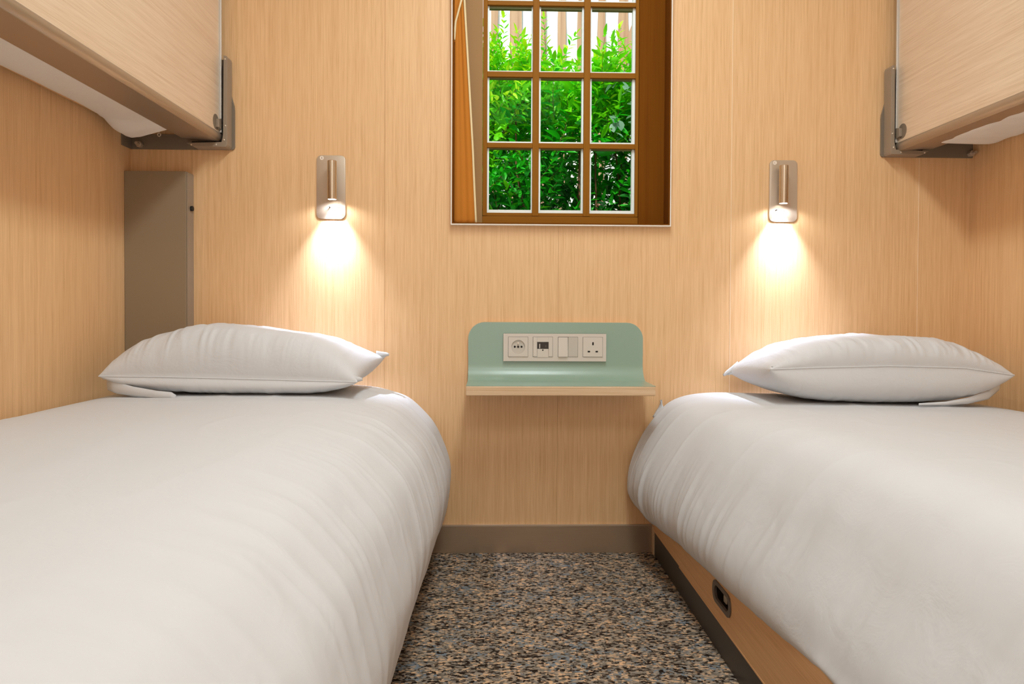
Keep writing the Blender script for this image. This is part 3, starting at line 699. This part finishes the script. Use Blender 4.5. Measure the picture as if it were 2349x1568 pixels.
# 4 three rectangular pin socket
c = cxs[3]; x0, x1, z0, z1 = insert(c)
s4 = obj('square_socket', B(x0, x1, yp - 0.0022, yp + 0.003, z0, z1, 0.0005), PLASTIC, sp)
for (dx, dz_, w, h) in ((0.0005, 0.0095, 0.0042, 0.0086), (-0.0110, -0.0128, 0.0068, 0.0042), (0.0112, -0.0128, 0.0068, 0.0042)):
    obj('pin_hole', B(c + dx - w / 2, c + dx + w / 2, yp - 0.0024, yp - 0.001, zc + dz_ - h / 2, zc + dz_ + h / 2), HOLE, s4)

# ------------------------------------------------------------------ lower beds
def smooth_profile(pts, n):
    p = np.array(pts, float); d = np.r_[0, np.cumsum(np.hypot(*np.diff(p, axis=0).T))]
    t = np.linspace(0, d[-1], n); q = np.c_[np.interp(t, d, p[:, 0]), np.interp(t, d, p[:, 1])]
    k = np.ones(9) / 9
    for _ in range(3):
        for c_ in (0, 1):
            e = np.r_[np.full(4, q[0, c_]) , q[:, c_], np.full(4, q[-1, c_])]; q[:, c_] = np.convolve(e, k, 'valid')
    return q, t
def duvet(name, keys, disp, y_far, y_near, n=260, m_=420, rend=0.05, label='', groupname=None):
    """keys: list of (y, profile pts) from far to near, equal point counts; disp(s_arr, y, q)->offset along normal"""
    # denser rows at the far end
    w = np.linspace(0, 1, m_); ys = y_far - (y_far - y_near) * (0.55 * w + 0.45 * w ** 2)
    ky = [k[0] for k in keys]; kp = np.array([k[1] for k in keys], float)
    P = np.zeros((n, m_, 3)); order_ = np.argsort(ky)
    for j, y in enumerate(ys):
        prof = np.stack([[np.interp(y, np.array(ky)[order_], kp[order_, i, c_]) for c_ in (0, 1)] for i in range(kp.shape[1])])
        q, t = smooth_profile(prof, n)
        tg = np.gradient(q, axis=0); nr = np.c_[tg[:, 1], -tg[:, 0]]; nr /= np.linalg.norm(nr, axis=1)[:, None] + 1e-9
        if nr[n // 4, 1] < 0: nr = -nr
        off = disp(t, y, q)
        d = y_far - y
        if d < rend: off = off - rend * (1 - math.sqrt(max(0, 1 - ((rend - d) / rend) ** 2))) * 0.9
        q = q + nr * off[:, None]
        P[:, j, 0] = q[:, 0]; P[:, j, 1] = y; P[:, j, 2] = q[:, 1]
    o = obj(name, grid_mesh(P), LINEN, smooth=True, label=label, cat='duvet')
    return o
def ridge(x): return 1 - np.abs(2 * x - 1)
# left bed (profile from wall to hem)
def LP(bx_, top, hemz, hemx, edge=0.0):
    return [(-1.004, 0.36), (-1.003, 0.43 + edge), (-0.985, top - 0.012 + edge), (-0.90, top + 0.002), (-0.62, top + 0.004), (-0.42, top + 0.006), (-0.325, top + 0.001), (-0.232, top - 0.026), (-0.160, top - 0.098), (-0.124 + bx_, top - 0.180), (-0.112 + bx_, top - 0.232), (-0.124 + bx_, top - 0.31), (-0.150 + bx_ * .6, top - 0.375), (hemx, hemz)]
Lk = [(2.034, LP(0.0, 0.478, 0.030, -0.178)), (1.8, LP(0.001, 0.478, 0.035, -0.178)), (1.5, LP(-0.004, 0.478, 0.035, -0.176)), (1.25, LP(-0.010, 0.480, 0.03, -0.176)), (1.0, LP(-0.012, 0.480, 0.03, -0.172)), (0.0, LP(-0.004, 0.480, 0.03, -0.170))]
def dispL(t, y, q):
    side = sstep(0.68, 0.95, t / t[-1] * 1.35) ; x = q[:, 0]
    wy = y + 0.10 * t + 0.02 * vnoise(t * 9, y * 4, 3)
    fine = (ridge(vnoise(wy * 17, t * 2.2, 1)) ** 2 - 0.35) * 0.0048 * (0.55 + 0.6 * float(sstep(1.0, 1.6, y))) + (ridge(vnoise(wy * 34, t * 4, 2)) ** 2 - 0.35) * 0.0022
    soft = (vnoise(t * 4, y * 3.2, 8) - 0.5) * 0.012 + (vnoise(t * 11 + y * 3, y * 7, 9) - 0.5) * 0.0035
    edge = np.exp(-((y - 1.93) / 0.035) ** 2) * -0.006 * side
    cre = -0.0012 * np.exp(-((x + 0.62) / 0.003) ** 2) * 0
    top = (ridge(vnoise(y * 5 + x * 3, x * 7, 14)) ** 8) * 0.0016
    return fine * side + soft * (0.45 + 0.5 * side) + edge + cre + top * (1 - side)
duvet('duvet', Lk, dispL, 2.036, 0.02, label='smooth white duvet on the left bed hanging down to the carpet')
# right bed (profile from wall to hem)
def RP(bx_, hemz, bz=0.0, sl=0.0, top=0.455):
    P_ = [(1.369, 0.34), (1.368, 0.405), (1.345, top - 0.016), (1.25, top - 0.004), (0.95, top), (0.72, top + 0.003), (0.62, top + 0.005), (0.555, top + 0.001), (0.492, top - 0.018), (0.444, top - 0.074), (0.414 + bx_ * .4, top - 0.130), (0.391 + bx_ * .8, top - 0.190 + bz), (0.384 + bx_, top - 0.232 + bz), (0.388 + bx_, top - 0.280 + bz), (0.414 + bx_ * .6, 0.022 + hemz), (0.448, hemz), (0.470, hemz - 0.002)]
    wx = {6: .05, 7: .075, 8: .095, 9: .10, 10: .075, 11: .045, 12: .015}
    return [(x + sl * wx.get(i, 0.0), z) for i, (x, z) in enumerate(P_)]
Rk = [(2.034, RP(0.0, 0.115)), (1.88, RP(0.002, 0.113)), (1.58, RP(0.034, 0.135, 0.006, 0.35)), (1.30, RP(0.052, 0.155, 0.012, 0.75)), (0.97, RP(0.070, 0.186, 0.02, 1.0)), (0.0, RP(0.072, 0.19, 0.02, 1.0))]
def dispR(t, y, q):
    s = t / t[-1]; side = sstep(0.60, 0.80, s); low = np.exp(-((s - 0.90) / 0.075) ** 2); far = float(sstep(1.05, 1.6, y))
    wy = y - 0.16 * (t - t[-1]) * (s < 2) + 0.012 * vnoise(t * 12, y * 5, 3)
    g = (ridge(vnoise(wy * 30, t * 1.6, 21)) ** 1.5 - 0.4) * 0.0085 + (ridge(vnoise(wy * 55, t * 3, 22)) - 0.5) * 0.0035
    g2 = (ridge(vnoise(wy * 15, t * 2, 23)) ** 2 - 0.35) * 0.0060
    soft = (vnoise(t * 4, y * 3, 18) - 0.5) * 0.012 + (vnoise(t * 10 - y * 3, y * 7, 19) - 0.5) * 0.0035
    hem = np.exp(-((s - 1.0) / 0.05) ** 2)
    out = g * (low * (0.35 + 0.65 * far)) + g2 * side * 0.8 + soft * (0.45 + 0.4 * side)
    top = (ridge(vnoise(y * 5 - q[:, 0] * 3, q[:, 0] * 6, 24)) ** 8) * 0.0016
    return out * (1 - 0.75 * hem) + top * (1 - side)
duvet('duvet', Rk, dispR, 2.036, 0.02, label='white duvet on the right bed gathered over the oak bed base')
# little turned-up duvet corner beside the wall
bm = bmesh.new(); nP = np.zeros((9, 9, 3))
for i in range(9):
    for j in range(9):
        a, b = i / 8, j / 8
        w_ = 0.040 * (1 - 0.93 * b) * (0.5 - abs(0.38 - b) * 0.35) * 2
        nP[i, j] = (0.4645 + (a - 0.5) * w_ * 0.9 + 0.008 * b + 0.006 * math.sin(b * 3), 2.012 - 0.012 * math.sin(a * PI), 0.392 + 0.048 * b - 0.004 * abs(a - 0.5))
o = obj('duvet_tie', grid_mesh(nP), LINEN, smooth=True, label='small white cloth tip sticking up at the far edge of the right duvet', cat='cloth tip'); md = o.modifiers.new('th', 'SOLIDIFY'); md.thickness = 0.003

# bed bases and mattresses
bR = thing('bed', 'oak panelled bed base under the right duvet with recessed pull', 'bed', (0.92, 1.0, 0))
hy, hzc = 1.408, 0.1205; hl, hh = 0.056, 0.0225
def capsule(cy, cz, l, h, n=10):
    pts = []
    r = min(h, 0.021)
    return rrect(cy - l, cy + l, cz - h, cz + h, r, n)
# side panel with a true opening for the pull
outer = [(0.04, 0.067), (2.030, 0.067), (2.030, 0.195), (0.04, 0.195)]
capo = capsule(hy, hzc, hl, hh)
bm = bmesh.new(); m1 = len(capo)
# build the panel as four boxes around the rectangular opening, the pull rim covers the rest
box(bm, 0.4575, 0.475, 0.04, hy - hl + 0.006, 0.067, 0.195); box(bm, 0.4575, 0.475, hy + hl - 0.006, 2.030, 0.067, 0.195)
box(bm, 0.4575, 0.475, hy - hl + 0.006, hy + hl - 0.006, 0.067, hzc - hh + 0.004); box(bm, 0.4575, 0.475, hy - hl + 0.006, hy + hl - 0.006, hzc + hh - 0.004, 0.195)
obj('side_panel', bm, W_BASE, bR)
obj('drawer_lip', B(0.4568, 0.4576, 0.04, 1.735, 0.064, 0.0672), W_BASE, bR)
obj('plinth', B(0.4595, 0.475, 0.04, 2.030, 0.0, 0.0665), PLINTH, bR, label='dark plinth strip below the panel')
obj('end_panel', B(0.475, 1.370, 0.04, 0.058, 0.0, 0.30), W_BASE, bR)
obj('mattress', B(0.610, 1.366, 0.06, 2.030, 0.197, 0.385, 0.04), LINEN2, bR, smooth='auto')
pl = thing('_', None, None, (0, 0, 0)); bpy.data.objects.remove(pl)
cup = bmesh.new(); ring(cup, capsule(hy, hzc, hl, hh), capsule(hy - 0.001, hzc, hl - 0.013, hh - 0.0085), 'x', 0.4550, 0.4600)
rc = obj('recessed_pull', cup, mat('gunmetal_pull', srgb(104, 92, 82), 0.38, 0.3), bR, smooth='auto', label='dark oval recessed pull')
wall_ = bmesh.new(); ring(wall_, capsule(hy, hzc, hl - 0.012, hh - 0.0075), capsule(hy, hzc, hl - 0.0135, hh - 0.009), 'x', 0.4600, 0.4740)
prism(wall_, capsule(hy, hzc, hl - 0.012, hh - 0.0075), 'x', 0.4740, 0.4748)
obj('cup', wall_, mat('dark_cup', srgb(62, 50, 38), 0.25, 0.5), rc, smooth='auto')
obj('spring_latch', B(0.462, 0.468, hy - 0.012, hy + 0.006, hzc - 0.010, hzc + 0.010, 0.002), BRUSHED2, rc)
bL = thing('bed', 'oak bed base hidden under the left duvet', 'bed', (-0.6, 1.0, 0))
obj('side_panel', B(-0.215, -0.1965, 0.04, 2.030, 0.067, 0.30), W_BASE, bL)
obj('plinth', B(-0.215, -0.1990, 0.04, 2.030, 0.0, 0.0665), PLINTH, bL)
obj('end_panel', B(-1.004, -0.215, 0.04, 0.058, 0.0, 0.30), W_BASE, bL)
obj('mattress', B(-1.003, -0.20, 0.06, 2.030, 0.20, 0.41, 0.03), LINEN2, bL, smooth='auto')

# ------------------------------------------------------------------ pillows
def pillow(name, xf0, xf1, xb0, xb1, yf, yb, seam, topz, botz, label, seed, ears, wr):
    """seam(s)->z of front seam, topz/botz(s) heights; grid over s (across) and t (front..back)"""
    n, m_ = 200, 110; S = np.linspace(-1, 1, n)[:, None]; T = np.linspace(-1, 1, m_)[None, :]
    S = np.sign(S) * (1 - (1 - np.abs(S)) ** 1.5); T = np.sign(T) * (1 - (1 - np.abs(T)) ** 1.5)
    f = (T + 1) / 2
    xa = xf0 * (1 - f) + xb0 * f; xb = xf1 * (1 - f) + xb1 * f
    pin = 1 - 0.045 * (1 - T ** 2) * np.abs(S) ** 3
    Xc = (xa + xb) / 2; Xh = (xb - xa) / 2
    Xs = Xc + Xh * S * pin
    Ys = yf + (yb - yf) * f
    Ys = Ys + (yb - yf) * 0.045 * (1 - S ** 2) * np.where(T < 0, 1, -1) * np.abs(T) ** 3
    prof = (1 - np.abs(S) ** 4.2) ** 0.55 * (1 - np.abs(T) ** 4.0) ** 0.5
    zt_ = topz(S); zb_ = botz(S); zs = seam(S, T)
    amp = wr * (np.abs(T) ** 1.5 * 0.9 + 0.25) * (1 - np.abs(T) ** 10) * (1 - np.abs(S) ** 8)
    wk = (ridge(vnoise(S * 16 + 0.8 * T, T * 1.6, seed)) ** 2 - 0.35) * amp + (ridge(vnoise(S * 33 - T, T * 2.5, seed + 1)) ** 2 - 0.35) * amp * 0.45
    soft = (vnoise(S * 3.3, T * 2.2, seed + 2) - 0.5) * 0.008 * prof
    top = zs + (zt_ - zs) * prof + wk * 0.8 + soft
    bot = zs - (zs - zb_) * prof ** 0.9 + wk * 0.5
    bot = np.minimum(np.maximum(bot, zb_), top - 0.0002)
    # belly of the front side bulges past the seam
    bul = 0.020 * np.clip(-T, 0, 1) ** 2 * prof * 1.2
    bm = bmesh.new()
    Pt = np.stack([Xs + 0 * T, Ys - bul * 0.9 + wk * -0.6 * np.clip(-T, 0, 1), top], -1); Pb = np.stack([Xs + 0 * T, Ys - bul * 1.3, bot], -1)
    Vt = [[bm.verts.new(Pt[i, j]) for j in range(m_)] for i in range(n)]
    Vb = [[(Vt[i][j] if i in (0, n - 1) or j in (0, m_ - 1) else bm.verts.new(Pb[i, j])) for j in range(m_)] for i in range(n)]
    for i in range(n - 1):
        for j in range(m_ - 1):
            bm.faces.new((Vt[i][j], Vt[i + 1][j], Vt[i + 1][j + 1], Vt[i][j + 1]))
            try: bm.faces.new((Vb[i][j], Vb[i][j + 1], Vb[i + 1][j + 1], Vb[i + 1][j]))
            except ValueError: pass
    root = obj(name, bm, LINEN, smooth=True, label=label, cat='pillow')
    # piped seam along the front edge
    j = 0; sp_ = [tuple(Pt[i, 0] + np.array([0, -0.0008, 0])) for i in range(2, n - 2, 2)]
    o = obj('seam', tube(bmesh.new(), sp_, 0.0016, 6), LINEN, root, smooth=True)
    # pointed corners
    for (ex, ey, ez, dx, dy, dz_, w_) in ears:
        P = np.zeros((8, 6, 3))
        for i in range(8):
            a = i / 7
            for k in range(6):
                b = (k / 5 - 0.5) * w_ * (1 - a) ** 0.8
                P[i, k] = (ex + dx * a, ey + dy * a + 0.002 * math.sin(k * 1.3), ez + dz_ * a + b + 0.001 * math.sin(k * 2))
        e_ = obj('corner', grid_mesh(P), LINEN, root, smooth=True); md = e_.modifiers.new('th', 'SOLIDIFY'); md.thickness = 0.003
    return root
I = lambda s, xs, vs: np.interp(s, xs, vs)
pillow('pillow', -0.920, -0.318, -0.915, -0.296, 1.705, 1.997,
       lambda S, T: I(S, [-1, -0.6, 0, 0.6, 1], [0.530, 0.528, 0.524, 0.520, 0.518]) + (T + 1) / 2 * I(S, [-1, 0, 1], [0.008, 0.02, 0.040]),
       lambda S: I(S, [-1, -0.7, -0.35, 0.0, 0.35, 0.7, 1], [0.628, 0.638, 0.650, 0.644, 0.634, 0.618, 0.600]),
       lambda S: I(S, [-1, -0.6, 0, 0.7, 1], [0.491, 0.486, 0.481, 0.480, 0.485]),
       'plump white pillow on the left bed below the left reading light', 31,
       [(-0.318, 1.978, 0.560, 0.034, 0.004, 0.006, 0.030), (-0.33, 1.715, 0.520, 0.022, -0.004, 0.004, 0.02), (-0.914, 1.72, 0.531, -0.010, -0.002, 0.0, 0.022)], 0.0052)
pillow('pillow', 0.676, 1.285, 0.662, 1.300, 1.735, 2.020,
       lambda S, T: I(S, [-1, -0.6, 0, 0.6, 1], [0.548, 0.552, 0.556, 0.552, 0.535]) + (T + 1) / 2 * I(S, [-1, 0, 1], [-0.030, 0.0, 0.0]),
       lambda S: I(S, [-1, -0.7, -0.3, 0.1, 0.5, 0.8, 1], [0.590, 0.610, 0.626, 0.630, 0.622, 0.604, 0.585]),
       lambda S: I(S, [-1, -0.6, 0, 0.7, 1], [0.470, 0.461, 0.457, 0.459, 0.468]),
       'plump white pillow on the right bed below the right reading light', 47,
       [(0.686, 1.995, 0.532, -0.040, 0.0, -0.022, 0.034), (0.700, 1.745, 0.548, -0.016, -0.003, 0.004, 0.022)], 0.0060)
def strip(name, path, wdt, label, par=None):
    P = np.zeros((len(path), 6, 3))
    for i, (x, y, z, w_) in enumerate(path):
        for k in range(6): P[i, k] = (x, y - 0.004 * math.sin(k / 5 * PI), z + w_ * k / 5)
    o = obj(name, grid_mesh(P), LINEN, par, smooth=True, label=label); md = o.modifiers.new('th', 'SOLIDIFY'); md.thickness = 0.003
    return o
pils = [o for o in bpy.data.objects if o.name.startswith('pillow') and o.type == 'MESH' and o.parent is None]
strip('pillowcase_flap', [(-0.912, 1.735, 0.496, 0.030), (-0.885, 1.718, 0.490, 0.026), (-0.84, 1.706, 0.485, 0.020), (-0.78, 1.696, 0.481, 0.015), (-0.745, 1.692, 0.479, 0.014), (-0.735, 1.692, 0.478, 0.008)], 0, 'loose pillowcase hem', pils[0])
strip('pillowcase_flap', [(1.05, 1.742, 0.459, 0.006), (1.12, 1.745, 0.459, 0.010), (1.18, 1.752, 0.462, 0.016), (1.24, 1.765, 0.472, 0.022), (1.285, 1.79, 0.492, 0.028), (1.305, 1.82, 0.512, 0.018)], 0, 'loose pillowcase hem', pils[1])
